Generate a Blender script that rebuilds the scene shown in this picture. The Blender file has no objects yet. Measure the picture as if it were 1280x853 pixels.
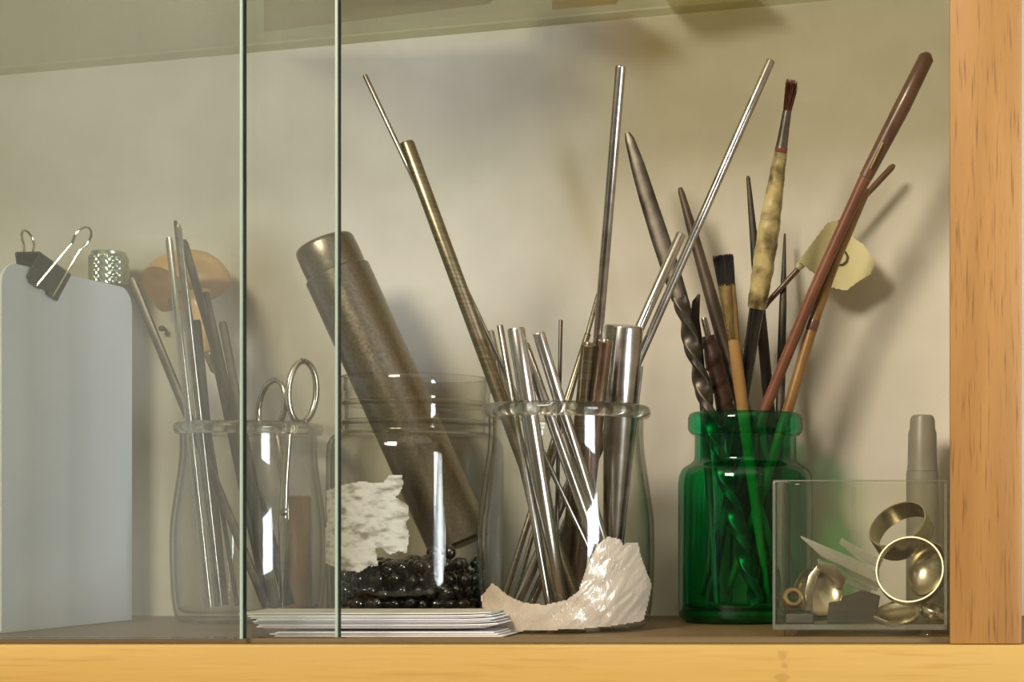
import bpy, math, random
import numpy as np
from mathutils import Vector, Matrix, noise
R = math.radians
random.seed(7)
sc = bpy.context.scene
C = sc.collection

# ------------------------------------------------------------------ camera
F = 2250.0            # focal length in pixels of the 1280x853 frame
CX, CY = 1200.0, 640.0   # principal point (shift lens: the front of the cabinet stays square)
H = 132.8 / F         # eye height above the shelf
cam_d = bpy.data.cameras.new('camera'); cam = bpy.data.objects.new('camera', cam_d); C.objects.link(cam)
cam_d.sensor_width = 36; cam_d.lens = F / 1280 * 36
cam_d.shift_x = (640 - CX) / 1280; cam_d.shift_y = (CY - 426.5) / 1280
cam_d.clip_start = .01; cam_d.clip_end = 30
cam.location = (0, 0, H); cam.rotation_euler = (R(90), 0, 0)
sc.camera = cam

# ------------------------------------------------------------------ light and exposure
w = bpy.data.worlds.new('world'); sc.world = w; w.use_nodes = True
w.node_tree.nodes['Background'].inputs[0].default_value = (.9, .82, .68, 1)
w.node_tree.nodes['Background'].inputs[1].default_value = .0
def area(name, loc, target, sx, sy, power, col):
    l = bpy.data.lights.new(name, 'AREA'); l.shape = 'RECTANGLE'; l.size = sx; l.size_y = sy
    l.energy = power; l.color = col
    o = bpy.data.objects.new(name, l); C.objects.link(o); o.location = loc
    o.rotation_euler = (Vector(target) - Vector(loc)).to_track_quat('-Z', 'Y').to_euler()
    return o
area('window_right_offscreen', (1.085, -.33, .14), (0, -.33, .14), .62, .74, 32, (.84, .92, 1.0))
area('lamp_left_offscreen', (-.85, -.72, 1.14), (-.2, .9, .15), .5, .5, 40, (1.0, .89, .72))
sc.view_settings.view_transform = 'Standard'; sc.view_settings.look = 'None'
sc.view_settings.exposure = 0.07; sc.view_settings.gamma = 1.0; sc.view_settings.use_curve_mapping = False
cy = sc.cycles
cy.use_denoising = True; cy.max_bounces = 14; cy.transparent_max_bounces = 40; cy.transmission_bounces = 12
cy.glossy_bounces = 6; cy.diffuse_bounces = 5; cy.caustics_reflective = False; cy.sample_clamp_indirect = 6

# ------------------------------------------------------------------ helpers
def P(x, y, d): return Vector(((x - CX) * d / F, d, H - (y - CY) * d / F))
def px(d): return d / F
def tag(o, label=None, cat=None, group=None, kind=None):
    if label: o['label'] = label
    if cat: o['category'] = cat
    if group: o['group'] = group
    if kind: o['kind'] = kind
    return o
def empty(name, loc, label=None, cat=None, group=None, kind=None):
    o = bpy.data.objects.new(name, None); C.objects.link(o); o.location = loc; o.empty_display_size = .01
    return tag(o, label, cat, group, kind)
def link(name, me, parent=None, loc=None):
    o = bpy.data.objects.new(name, me); C.objects.link(o)
    if parent is not None:
        o.parent = parent
        base = Vector(parent.location)
        q = parent.parent
        while q is not None: base += Vector(q.location); q = q.parent
        o.location = -base          # meshes are given in world coordinates
    if loc is not None: o.location = loc
    return o
def mesh(name, v, f, m, parent=None, smooth=True, angle=35, mats=None, fm=None):
    me = bpy.data.meshes.new(name)
    me.from_pydata([tuple(p) for p in v], [], f)
    for mm in (mats or [m]): me.materials.append(mm)
    if fm is not None: me.polygons.foreach_set('material_index', fm)
    if smooth:
        me.polygons.foreach_set('use_smooth', [True] * len(me.polygons))
        me.set_sharp_from_angle(angle=R(angle))
    me.update()
    return link(name, me, parent)
class MB:
    def __init__(s): s.v = []; s.f = []; s.m = []
    def add(s, v, f, m=0):
        k = len(s.v); s.v += [Vector(p) for p in v]; s.f += [tuple(i + k for i in q) for q in f]; s.m += [m] * len(f); return s
    def box(s, x0, x1, y0, y1, z0, z1, m=0, M=None, b=0):
        if b: return s.bbox(x0, x1, y0, y1, z0, z1, b, m, M)
        v = [(x, y, z) for x in (x0, x1) for y in (y0, y1) for z in (z0, z1)]
        if M: v = [M @ Vector(p) for p in v]
        return s.add(v, [(0, 1, 3, 2), (4, 6, 7, 5), (0, 4, 5, 1), (2, 3, 7, 6), (0, 2, 6, 4), (1, 5, 7, 3)], m)
    def bbox(s, x0, x1, y0, y1, z0, z1, b, m=0, M=None):      # chamfered box
        import bmesh
        bm = bmesh.new()
        vs = [bm.verts.new((x, y, z)) for x in (x0, x1) for y in (y0, y1) for z in (z0, z1)]
        for q in [(0, 1, 3, 2), (4, 6, 7, 5), (0, 4, 5, 1), (2, 3, 7, 6), (0, 2, 6, 4), (1, 5, 7, 3)]: bm.faces.new([vs[i] for i in q])
        bmesh.ops.bevel(bm, geom=bm.edges[:], offset=b, segments=2, affect='EDGES', profile=.6)
        bm.verts.ensure_lookup_table()
        v = [(M @ q.co) if M else q.co.copy() for q in bm.verts]; f = [tuple(x.index for x in q.verts) for q in bm.faces]
        bm.free(); return s.add(v, f, m)
    def tube(s, pts, rad, seg=16, flat=1.0, twist=None, power=2.0, cap=True, m=0, ref=None, rfun=None):
        # swept (super)elliptical section; u lies across the view, v along the depth
        pts = [Vector(p) for p in pts]; n = len(pts)
        if not hasattr(rad, '__len__'): rad = [rad] * n
        fl = flat if hasattr(flat, '__len__') else [flat] * n
        vs = []
        for i, p in enumerate(pts):
            t = (pts[min(i + 1, n - 1)] - pts[max(i - 1, 0)]).normalized()
            rf = Vector(ref) if ref else Vector((0, 1, 0))
            if abs(t.dot(rf)) > .95: rf = Vector((1, 0, 0))
            u = t.cross(rf).normalized(); v_ = u.cross(t).normalized()
            a0 = twist[i] if twist else 0
            for j in range(seg):
                a = 2 * math.pi * j / seg
                ca, sa = math.cos(a), math.sin(a)
                e = 2.0 / power
                x = math.copysign(abs(ca) ** e, ca); y = math.copysign(abs(sa) ** e, sa) * fl[i]
                x, y = x * math.cos(a0) - y * math.sin(a0), x * math.sin(a0) + y * math.cos(a0)
                r = rad[i] * (rfun(i, j) if rfun else 1)
                vs.append(p + u * (x * r) + v_ * (y * r))
        fs = [(i * seg + j, i * seg + (j + 1) % seg, (i + 1) * seg + (j + 1) % seg, (i + 1) * seg + j) for i in range(n - 1) for j in range(seg)]
        if cap: fs += [tuple(range(seg))[::-1], tuple(range((n - 1) * seg, n * seg))]
        return s.add(vs, fs, m)
    def lathe(s, prof, base=(0, 0, 0), up=(0, 0, 1), seg=48, m=0, rfun=None, xdir=None):
        up = Vector(up).normalized(); base = Vector(base)
        rf = Vector(xdir) if xdir else (Vector((0, 1, 0)) if abs(up.y) < .9 else Vector((1, 0, 0)))
        u = up.cross(rf).normalized(); v_ = up.cross(u).normalized()
        vs = []; rows = []
        for i, (r, z) in enumerate(prof):
            if r < 1e-7:
                rows.append([len(vs)]); vs.append(base + up * z)
            else:
                row = []
                for j in range(seg):
                    a = 2 * math.pi * j / seg; rr = r * (rfun(i, j) if rfun else 1)
                    row.append(len(vs)); vs.append(base + up * z + u * (rr * math.cos(a)) + v_ * (rr * math.sin(a)))
                rows.append(row)
        fs = []
        for a, b in zip(rows, rows[1:]):
            for j in range(seg):
                q = []
                for k in (a[j % len(a)], a[(j + 1) % len(a)], b[(j + 1) % len(b)], b[j % len(b)]):
                    if k not in q: q.append(k)
                if len(q) > 2: fs.append(tuple(q))
        return s.add(vs, fs, m)
    def build(s, name, m, parent=None, smooth=True, angle=35, mats=None):
        return mesh(name, s.v, s.f, m, parent, smooth, angle, mats, s.m if mats else None)
def lerp(a, b, t): return a + (b - a) * t

# ------------------------------------------------------------------ materials (all procedural)
def nm(name):
    m = bpy.data.materials.new(name); m.use_nodes = True; nt = m.node_tree; nt.nodes.clear()
    out = nt.nodes.new('ShaderNodeOutputMaterial'); return m, nt, out
def srgb(c): return tuple((x / 255 / 12.92) if x / 255 <= .04045 else ((x / 255 + .055) / 1.055) ** 2.4 for x in c) + (1,)
def N(nt, t, **kw):
    n = nt.nodes.new(t)
    for k, v in kw.items(): setattr(n, k, v)
    return n
def coords(nt, scale=(1, 1, 1), rot=(0, 0, 0)):
    g = N(nt, 'ShaderNodeNewGeometry'); mp = N(nt, 'ShaderNodeMapping')
    mp.inputs['Scale'].default_value = scale; mp.inputs['Rotation'].default_value = rot
    nt.links.new(g.outputs['Position'], mp.inputs['Vector']); return mp.outputs[0]
def solid(name, c1, c2=None, rough=.5, metal=0, scale=(60, 60, 60), detail=4, bump=0, spec=.5, ramp=(.35, .7), rrange=0, coat=0, trans=0):
    m, nt, out = nm(name); b = N(nt, 'ShaderNodeBsdfPrincipled')
    b.inputs['Metallic'].default_value = metal; b.inputs['Roughness'].default_value = rough
    b.inputs['Specular IOR Level'].default_value = spec; b.inputs['Coat Weight'].default_value = coat
    b.inputs['Transmission Weight'].default_value = trans
    co = coords(nt, scale); nz = N(nt, 'ShaderNodeTexNoise'); nz.inputs['Scale'].default_value = 1; nz.inputs['Detail'].default_value = detail
    nt.links.new(co, nz.inputs['Vector'])
    rp = N(nt, 'ShaderNodeValToRGB'); rp.color_ramp.elements[0].position = ramp[0]; rp.color_ramp.elements[1].position = ramp[1]
    rp.color_ramp.elements[0].color = srgb(c1); rp.color_ramp.elements[1].color = srgb(c2 or c1)
    nt.links.new(nz.outputs[0], rp.inputs[0]); nt.links.new(rp.outputs[0], b.inputs['Base Color'])
    if rrange:
        mr = N(nt, 'ShaderNodeMapRange'); mr.inputs['To Min'].default_value = rough - rrange; mr.inputs['To Max'].default_value = rough + rrange
        nt.links.new(nz.outputs[0], mr.inputs[0]); nt.links.new(mr.outputs[0], b.inputs['Roughness'])
    if bump:
        bp = N(nt, 'ShaderNodeBump'); bp.inputs['Strength'].default_value = bump; bp.inputs['Distance'].default_value = .001
        nt.links.new(nz.outputs[0], bp.inputs['Height']); nt.links.new(bp.outputs[0], b.inputs['Normal'])
    nt.links.new(b.outputs[0], out.inputs[0]); return m
def wood(name, cdark, cmid, clight, axis, rough=.45, fleck=.5, gs=1.0, knots=()):
    m, nt, out = nm(name); b = N(nt, 'ShaderNodeBsdfPrincipled'); b.inputs['Roughness'].default_value = rough
    b.inputs['Coat Weight'].default_value = .15; b.inputs['Coat Roughness'].default_value = .3
    s1 = [30 * gs] * 3; s1[axis] = 2.2 * gs; s2 = [430 * gs] * 3; s2[axis] = 22 * gs
    n1 = N(nt, 'ShaderNodeTexNoise'); n1.inputs['Scale'].default_value = 1; n1.inputs['Detail'].default_value = 5; n1.inputs['Distortion'].default_value = .4
    n2 = N(nt, 'ShaderNodeTexNoise'); n2.inputs['Scale'].default_value = 1; n2.inputs['Detail'].default_value = 3
    nt.links.new(coords(nt, s1), n1.inputs['Vector']); nt.links.new(coords(nt, s2), n2.inputs['Vector'])
    r1 = N(nt, 'ShaderNodeValToRGB'); r1.color_ramp.elements[0].position = .3; r1.color_ramp.elements[1].position = .72
    r1.color_ramp.elements[0].color = srgb(cmid); r1.color_ramp.elements[1].color = srgb(clight); nt.links.new(n1.outputs[0], r1.inputs[0])
    r2 = N(nt, 'ShaderNodeValToRGB'); r2.color_ramp.elements[0].position = .56; r2.color_ramp.elements[1].position = .74
    r2.color_ramp.elements[0].color = (0, 0, 0, 1); r2.color_ramp.elements[1].color = (fleck,) * 3 + (1,); nt.links.new(n2.outputs[0], r2.inputs[0])
    mx = N(nt, 'ShaderNodeMix', data_type='RGBA'); mx.inputs[7].default_value = srgb(cdark)
    nt.links.new(r2.outputs[0], mx.inputs[0]); nt.links.new(r1.outputs[0], mx.inputs[6])
    colour = mx.outputs[2]
    for kx, kz_, kr0 in knots:          # small resin stains in the board
        g = N(nt, 'ShaderNodeNewGeometry'); sx = N(nt, 'ShaderNodeSeparateXYZ'); nt.links.new(g.outputs['Position'], sx.inputs[0])
        cmb = N(nt, 'ShaderNodeCombineXYZ'); nt.links.new(sx.outputs[0], cmb.inputs[0]); nt.links.new(sx.outputs[2], cmb.inputs[2])
        ds = N(nt, 'ShaderNodeVectorMath', operation='DISTANCE'); ds.inputs[1].default_value = (kx, 0, kz_); nt.links.new(cmb.outputs[0], ds.inputs[0])
        ad = N(nt, 'ShaderNodeMath', operation='MULTIPLY_ADD'); ad.inputs[1].default_value = .006; nt.links.new(n2.outputs[0], ad.inputs[0]); nt.links.new(ds.outputs['Value'], ad.inputs[2])
        mr = N(nt, 'ShaderNodeMapRange'); mr.inputs['From Min'].default_value = kr0 + .002; mr.inputs['From Max'].default_value = kr0 + .0036
        mr.inputs['To Min'].default_value = .32; mr.inputs['To Max'].default_value = 0; nt.links.new(ad.outputs[0], mr.inputs[0])
        mk = N(nt, 'ShaderNodeMix', data_type='RGBA'); mk.inputs[7].default_value = srgb((128, 84, 30)); nt.links.new(mr.outputs[0], mk.inputs[0]); nt.links.new(colour, mk.inputs[6]); colour = mk.outputs[2]
    nt.links.new(colour, b.inputs['Base Color'])
    bp = N(nt, 'ShaderNodeBump'); bp.inputs['Strength'].default_value = .15; bp.inputs['Distance'].default_value = .0006
    nt.links.new(n2.outputs[0], bp.inputs['Height']); nt.links.new(bp.outputs[0], b.inputs['Normal'])
    nt.links.new(b.outputs[0], out.inputs[0]); return m
def thin_glass(name, clear, edge, base=.04, gain=.75, power=4.0, rough=.02, film=0, filmcol=(.8, .8, .75), edge_pow=2.5):
    # sheet of glass: transmits, tints more where it is looked through at a grazing angle, reflects by angle
    m, nt, out = nm(name)
    lw = N(nt, 'ShaderNodeLayerWeight'); lw.inputs[0].default_value = .5
    def pw(e, a, b_):
        p = N(nt, 'ShaderNodeMath', operation='POWER'); p.inputs[1].default_value = e; nt.links.new(lw.outputs['Facing'], p.inputs[0])
        q = N(nt, 'ShaderNodeMath', operation='MULTIPLY_ADD'); q.inputs[1].default_value = a; q.inputs[2].default_value = b_
        q.use_clamp = True; nt.links.new(p.outputs[0], q.inputs[0]); return q.outputs[0]
    mc = N(nt, 'ShaderNodeMix', data_type='RGBA'); mc.inputs[6].default_value = tuple(clear) + (1,); mc.inputs[7].default_value = tuple(edge) + (1,)
    nt.links.new(pw(edge_pow, 1, 0), mc.inputs[0])
    tr = N(nt, 'ShaderNodeBsdfTransparent'); nt.links.new(mc.outputs[2], tr.inputs[0])
    gl = N(nt, 'ShaderNodeBsdfGlossy'); gl.inputs['Roughness'].default_value = rough
    src = tr.outputs[0]
    if film:
        df = N(nt, 'ShaderNodeBsdfDiffuse'); df.inputs[0].default_value = tuple(filmcol) + (1,)
        nz = N(nt, 'ShaderNodeTexNoise'); nz.inputs['Scale'].default_value = 9; nz.inputs['Detail'].default_value = 4
        nt.links.new(coords(nt), nz.inputs['Vector'])
        ml = N(nt, 'ShaderNodeMath', operation='MULTIPLY'); ml.inputs[1].default_value = film * 2; nt.links.new(nz.outputs[0], ml.inputs[0])
        m1 = N(nt, 'ShaderNodeMixShader'); nt.links.new(ml.outputs[0], m1.inputs[0]); nt.links.new(src, m1.inputs[1]); nt.links.new(df.outputs[0], m1.inputs[2]); src = m1.outputs[0]
    m2 = N(nt, 'ShaderNodeMixShader'); nt.links.new(pw(power, gain, base), m2.inputs[0]); nt.links.new(src, m2.inputs[1]); nt.links.new(gl.outputs[0], m2.inputs[2])
    nt.links.new(m2.outputs[0], out.inputs[0]); return m
def glass(name, col, ior=1.46, rough=0.0):
    m, nt, out = nm(name); g = N(nt, 'ShaderNodeBsdfGlass'); g.inputs[0].default_value = tuple(col) + (1,); g.inputs['IOR'].default_value = ior; g.inputs['Roughness'].default_value = rough
    tr = N(nt, 'ShaderNodeBsdfTransparent'); tr.inputs[0].default_value = tuple(col) + (1,)
    mx = N(nt, 'ShaderNodeMixShader'); mx.inputs[0].default_value = .35
    nt.links.new(g.outputs[0], mx.inputs[1]); nt.links.new(tr.outputs[0], mx.inputs[2])
    nt.links.new(mx.outputs[0], out.inputs[0]); return m
M = {}
M['wall'] = solid('painted_board', (208, 202, 188), (218, 212, 199), .75, scale=(25, 25, 25), bump=.05, spec=.2)
M['room'] = solid('room_plaster', (214, 208, 194), (222, 216, 202), .8, scale=(5, 5, 5), spec=.2)
M['room_mid'] = solid('tan_plaster', (150, 142, 126), (160, 152, 136), .8, scale=(5, 5, 5), spec=.2)
M['band_boards'] = solid('reflected_band_boards', (104, 104, 88), (118, 118, 100), .6, scale=(5, 5, 5))  # for the added boards that only show as reflected bands
M['rail'] = wood('pine', (164, 120, 48), (182, 144, 70), (198, 162, 88), 0, .5, .45, 1.0, [(-.0783, -.0052, .0022), (-.0775, -.0085, .0016), (-.0785, -.0150, .003)])
M['oak'] = wood('oak', (96, 58, 22), (142, 97, 44), (172, 126, 66), 2, .5, .8, 1.9)
M['shelf'] = wood('brown_board', (74, 56, 32), (104, 82, 50), (122, 98, 62), 0, .55, .5)
M['steel'] = solid('steel', (164, 159, 152), (190, 185, 178), .24, 1, scale=(60, 60, 120), rrange=.06)
M['steel_soft'] = solid('dull_steel', (112, 108, 100), (140, 135, 126), .38, 1, scale=(120, 120, 60), rrange=.1)
M['bright_steel'] = solid('bright_steel', (190, 186, 180), (208, 204, 198), .22, 1, scale=(300, 300, 30), rrange=.05)
M['brass_steel'] = solid('bronze_toned_rod', (128, 119, 98), (158, 148, 124), .34, 1, scale=(40, 40, 900), rrange=.08)
M['brass'] = solid('brass', (166, 140, 92), (196, 170, 118), .26, 1, scale=(200, 200, 80), rrange=.06)
M['copper'] = solid('coppery_tube', (150, 128, 110), (174, 152, 132), .3, 1, scale=(200, 200, 80), rrange=.06)
M['can'] = solid('worn_grey_metal', (134, 126, 111), (150, 142, 127), .33, .95, scale=(700, 700, 700), detail=6, bump=.06, rrange=.06)
M['dark_steel'] = solid('dark_forged_steel', (78, 72, 64), (112, 104, 94), .38, .85, scale=(90, 90, 90), rrange=.1)
M['black_steel'] = solid('blackened_steel', (58, 54, 46), (84, 78, 68), .5, .6, scale=(120, 120, 60), rrange=.1)
M['brown_stick'] = solid('dark_brown_stick', (70, 56, 44), (96, 80, 64), .5, .2, scale=(120, 120, 30), bump=.1)
M['leather'] = solid('leather', (54, 34, 25), (84, 57, 43), .42, 0, scale=(140, 140, 140), bump=.2)
M['tan_wood'] = solid('tan_handle', (158, 120, 70), (182, 142, 88), .4, 0, scale=(200, 200, 20))
M['box_wood'] = solid('boxwood', (188, 146, 90), (208, 168, 110), .4, 0, scale=(60, 60, 160), coat=.2)
M['black_hair'] = solid('black_bristle', (22, 19, 17), (40, 34, 30), .6, 0, scale=(900, 900, 60))
M['red_hair'] = solid('reddish_bristle', (84, 44, 30), (124, 70, 50), .6, 0, scale=(900, 900, 60))
M['tape'] = solid('yellowed_tape', (86, 70, 38), (200, 184, 128), .35, 0, scale=(85, 85, 85), detail=6, bump=.3, ramp=(.36, .6), coat=.3)
M['flag'] = solid('yellowed_paper', (214, 204, 152), (224, 215, 168), .7, 0, scale=(70, 70, 70), bump=.1)
M['black_paint'] = solid('black_lacquer', (24, 22, 20), (36, 32, 28), .25, 0, scale=(60, 60, 60), coat=.4)
M['brown_paint'] = solid('brown_lacquer', (86, 58, 42), (116, 82, 60), .35, 0, scale=(130, 130, 40), coat=.3)
M['red_paint'] = solid('red_brown_lacquer', (116, 70, 50), (136, 86, 62), .35, 0, scale=(60, 60, 60), coat=.3)
M['gold_paint'] = solid('ochre_lacquer', (132, 98, 56), (164, 126, 76), .38, .2, scale=(120, 120, 40), coat=.3)
M['paper'] = solid('white_paper', (226, 220, 216), (234, 229, 224), .7, 0, scale=(60, 60, 60), spec=.2)
M['card'] = solid('grey_card', (188, 184, 168), (198, 194, 178), .7, 0, scale=(60, 60, 60), spec=.2)
M['sheet'] = solid('matt_white_sheet', (226, 227, 234), (232, 232, 238), .5, 0, scale=(20, 20, 20), spec=.4)
M['clip'] = solid('black_clip', (26, 25, 24), (38, 36, 34), .35, 0, scale=(90, 90, 90), coat=.2)
M['wire'] = solid('nickel_wire', (196, 186, 164), (212, 204, 184), .2, 1)
M['bead'] = solid('black_glass_bead', (10, 10, 11), (22, 21, 22), .06, 0, scale=(50, 50, 50), spec=.9, coat=1)
M['label'] = solid('torn_label_paper', (140, 133, 116), (202, 197, 184), .8, 0, scale=(110, 60, 260), detail=12, bump=.08, ramp=(.34, .52))
M['grey_plastic'] = solid('translucent_grey_plastic', (140, 134, 116), (152, 146, 128), .4, 0, scale=(40, 40, 40), trans=.15)
M['nickel'] = solid('nickel_knurl', (176, 186, 172), (196, 204, 190), .28, 1)
M['silver'] = solid('silver', (196, 187, 160), (212, 204, 180), .24, 1)
M['dark_block'] = solid('dark_grey_rubber', (62, 58, 48), (76, 71, 60), .6)
M['brown_card'] = solid('brown_board_piece', (166, 120, 62), (180, 134, 72), .6)
M['olive_card'] = solid('olive_card', (176, 164, 118), (188, 176, 130), .7)
M['ink'] = solid('brown_ink', (84, 68, 38), (92, 76, 44), .7)
M['shard'] = thin_glass('clear_plastic_shard', (.86, .84, .76), (.6, .57, .45), .2, .7, 2.2, .12, film=.3, filmcol=(.95, .93, .84))
M['jar'] = thin_glass('clear_jar_glass', (.985, .985, .97), (.26, .26, .20), .045, .75, 4.0, .015, edge_pow=4.5)
M['jar_rim'] = glass('clear_rim_glass', (.95, .95, .92))
M['jar_big'] = thin_glass('wide_jar_glass', (.975, .97, .945), (.28, .27, .2), .045, .7, 4.0, .015, edge_pow=4)
M['green'] = thin_glass('green_glass', (.19, .91, .62), (.02, .34, .17), .04, .6, 4.0, .015, edge_pow=1.8)
M['acrylic'] = thin_glass('clear_acrylic', (.982, .982, .955), (.66, .66, .54), .03, .6, 4.0, .03, film=.012, filmcol=(.75, .72, .6))
M['edge_glint'] = thin_glass('acrylic_edge_highlight', (.8, .8, .72), (.6, .6, .5), .12, .6, 3.0, .2, film=.13, filmcol=(.85, .82, .7))  # pale film imitates the bright highlight along the box edges
M['pane'] = thin_glass('cabinet_door_glass', (.965, .972, .958), (.6, .7, .6), .05, .8, 4.0, .0, film=.03, filmcol=(.72, .74, .70))
M['pane_edge'] = solid('dark_green_glass_edge', (10, 26, 18), (16, 34, 25), .3, 0, scale=(4, 4, 9), spec=.15)
M['pane_arris'] = solid('pale_green_glass_arris', (150, 166, 150), (170, 184, 168), .2, 0, scale=(4, 4, 9), spec=.6)
M['shelf_glass'] = thin_glass('upper_shelf_glass', (.92, .915, .83), (.5, .55, .43), .05, .8, 4.0, .01, film=.05, filmcol=(.7, .7, .5))
def film_mat():
    m, nt, out = nm('crinkled_plastic_film')
    b = N(nt, 'ShaderNodeBsdfPrincipled'); b.inputs['Base Color'].default_value = srgb((226, 212, 190)); b.inputs['Roughness'].default_value = .16; b.inputs['Coat Weight'].default_value = .6; b.inputs['Coat Roughness'].default_value = .08
    b.inputs['Specular IOR Level'].default_value = .7
    v = N(nt, 'ShaderNodeTexNoise', noise_type='RIDGED_MULTIFRACTAL'); v.inputs['Scale'].default_value = 1; v.inputs['Detail'].default_value = 3; v.inputs['Distortion'].default_value = 1.0
    nt.links.new(coords(nt, (900, 500, 330), (0, R(40), 0)), v.inputs['Vector'])
    bp = N(nt, 'ShaderNodeBump'); bp.inputs['Strength'].default_value = .7; bp.inputs['Distance'].default_value = .0007
    nt.links.new(v.outputs[0], bp.inputs['Height']); nt.links.new(bp.outputs[0], b.inputs['Normal'])
    tr = N(nt, 'ShaderNodeBsdfTransparent'); tr.inputs[0].default_value = (.95, .92, .86, 1)
    tl = N(nt, 'ShaderNodeBsdfTranslucent'); tl.inputs[0].default_value = srgb((230, 214, 190))
    m1 = N(nt, 'ShaderNodeMixShader'); m1.inputs[0].default_value = .3; nt.links.new(b.outputs[0], m1.inputs[1]); nt.links.new(tl.outputs[0], m1.inputs[2])
    m2 = N(nt, 'ShaderNodeMixShader'); m2.inputs[0].default_value = .26; nt.links.new(m1.outputs[0], m2.inputs[1]); nt.links.new(tr.outputs[0], m2.inputs[2])
    nt.links.new(m2.outputs[0], out.inputs[0]); return m
M['film'] = film_mat()
def backlit(name, col, k=.6):       # paper and thin card let light through
    m, nt, out = nm(name); a = N(nt, 'ShaderNodeBsdfDiffuse'); b = N(nt, 'ShaderNodeBsdfTranslucent'); mx = N(nt, 'ShaderNodeMixShader')
    nz = N(nt, 'ShaderNodeTexNoise'); nz.inputs['Scale'].default_value = 60; nt.links.new(coords(nt), nz.inputs['Vector'])
    rp = N(nt, 'ShaderNodeValToRGB'); rp.color_ramp.elements[0].color = srgb([x * .94 for x in col]); rp.color_ramp.elements[1].color = srgb(col); nt.links.new(nz.outputs[0], rp.inputs[0])
    for q in (a, b): nt.links.new(rp.outputs[0], q.inputs[0])
    mx.inputs[0].default_value = k; nt.links.new(a.outputs[0], mx.inputs[1]); nt.links.new(b.outputs[0], mx.inputs[2])
    tp = N(nt, 'ShaderNodeBsdfTransparent'); tp.inputs[0].default_value = srgb([min(255, x * 1.06) for x in col]); m3 = N(nt, 'ShaderNodeMixShader'); m3.inputs[0].default_value = .62
    nt.links.new(mx.outputs[0], m3.inputs[1]); nt.links.new(tp.outputs[0], m3.inputs[2]); nt.links.new(m3.outputs[0], out.inputs[0]); return m
M['thin_paper'] = backlit('thin_paper', (226, 218, 198)); M['thin_white'] = backlit('thin_white_paper', (236, 232, 224)); M['thin_olive'] = backlit('thin_olive_card', (234, 228, 202)); M['thin_yellow'] = backlit('thin_yellow_piece', (236, 220, 176))
M['silver_soft'] = solid('brushed_silver', (168, 160, 138), (188, 180, 158), .42, 1)

# ------------------------------------------------------------------ the setting: cabinet and the room around it
DF, DB = .80, 1.02          # front and back of the shelf
XL, XR = -.78, .62          # cabinet ends
def sbox(name, m, *a, b=0, parent=None):
    o = MB().box(*a, b=b).build(name, M[m] if isinstance(m, str) else m, parent, angle=30)
    if parent is None: o['kind'] = 'structure'
    return o
sbox('wall_back', 'wall', -2.2, 1.1, DB, DB + .03, -1.3, 1.3)
sbox('floor', 'shelf', XL, XR, DF + .0005, DB, -.022, 0)
sbox('trim_1', 'rail', XL - .02, XR + .02, DF - .006, DF + .0003, -.05, .0003, b=.0012)     # rail under the opening
sx0, sx1 = (1187 - CX) * .797 / F, (1277 - CX) * .797 / F
sbox('trim_2', 'oak', sx0, sx1, DF - .0045, DF + .018, .0004, .66, b=.0012)                 # upright post
sbox('wall_right', 'wall', sx0 + .003, sx1 - .003, DF + .0185, DB - .0005, .0004, .66)
sbox('wall_left', 'wall', XL - .02, XL, DF, DB - .0005, -.02, .7)
sbox('trim_3', 'rail', XL - .02, XR + .02, DF - .006, DF + .018, .662, .712, b=.0012)
# shallow tracks for the sliding panes
for k, dd in enumerate((.8065, .8165)):
    t = sbox('trim_%d' % (4 + k), 'shelf', XL + .001, sx0 - .001, dd, dd + .0012, .0002, .0022)
# room
sbox('wall_front', 'room_mid', -2.2, 1.1, -2.45, -2.4, -1.3, 1.3)
sbox('wall_left', 'room', -2.25, -2.2, -2.4, DB, -1.3, 1.3)
sbox('floor', 'shelf', -2.2, 1.1, -2.4, DB, -1.35, -1.3)
sbox('ceiling', 'room', -2.2, 1.1, -2.4, DB, 1.3, 1.35)
wy0, wy1, wz0, wz1 = -.66, .0, -.25, .53
rw = MB(); rw.box(1.1, 1.15, -2.4, wy0, -1.3, 1.3); rw.box(1.1, 1.15, wy1, DB, -1.3, 1.3); rw.box(1.1, 1.15, wy0, wy1, -1.3, wz0); rw.box(1.1, 1.15, wy0, wy1, wz1, 1.3)
rw.build('wall_right', M['room'])['kind'] = 'structure'
wn = empty('window_1', (1.1, lerp(wy0, wy1, .5), wz0)); wn['kind'] = 'structure'
fr = MB()
for a in ((wy0 - .05, wy0, wz0 - .05, wz1 + .05), (wy1, wy1 + .05, wz0 - .05, wz1 + .05)): fr.box(1.06, 1.1, *a)
for a in ((wy0, wy1, wz0 - .05, wz0), (wy0, wy1, wz1, wz1 + .05)): fr.box(1.06, 1.1, *a)
fr.build('window_frame', M['sheet'], wn)
MB().box(1.11, 1.115, wy0, wy1, wz0, wz1).build('window_pane', M['pane'], wn)

for k, (p0, p1, zb_) in enumerate(((-60, 48, .66), (80, 93, .62), (113, 158, .58), (176, 243, .52), (269, 420, .46))):  # added unseen boards behind the camera, shaping the bands reflected in the panes
    sbox('trim_%d' % (6 + k), 'band_boards', (p0 - CX) * .8 / F * 4, (p1 - CX) * .8 / F * 4, -2.4, -2.3, zb_, 1.25)
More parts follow.
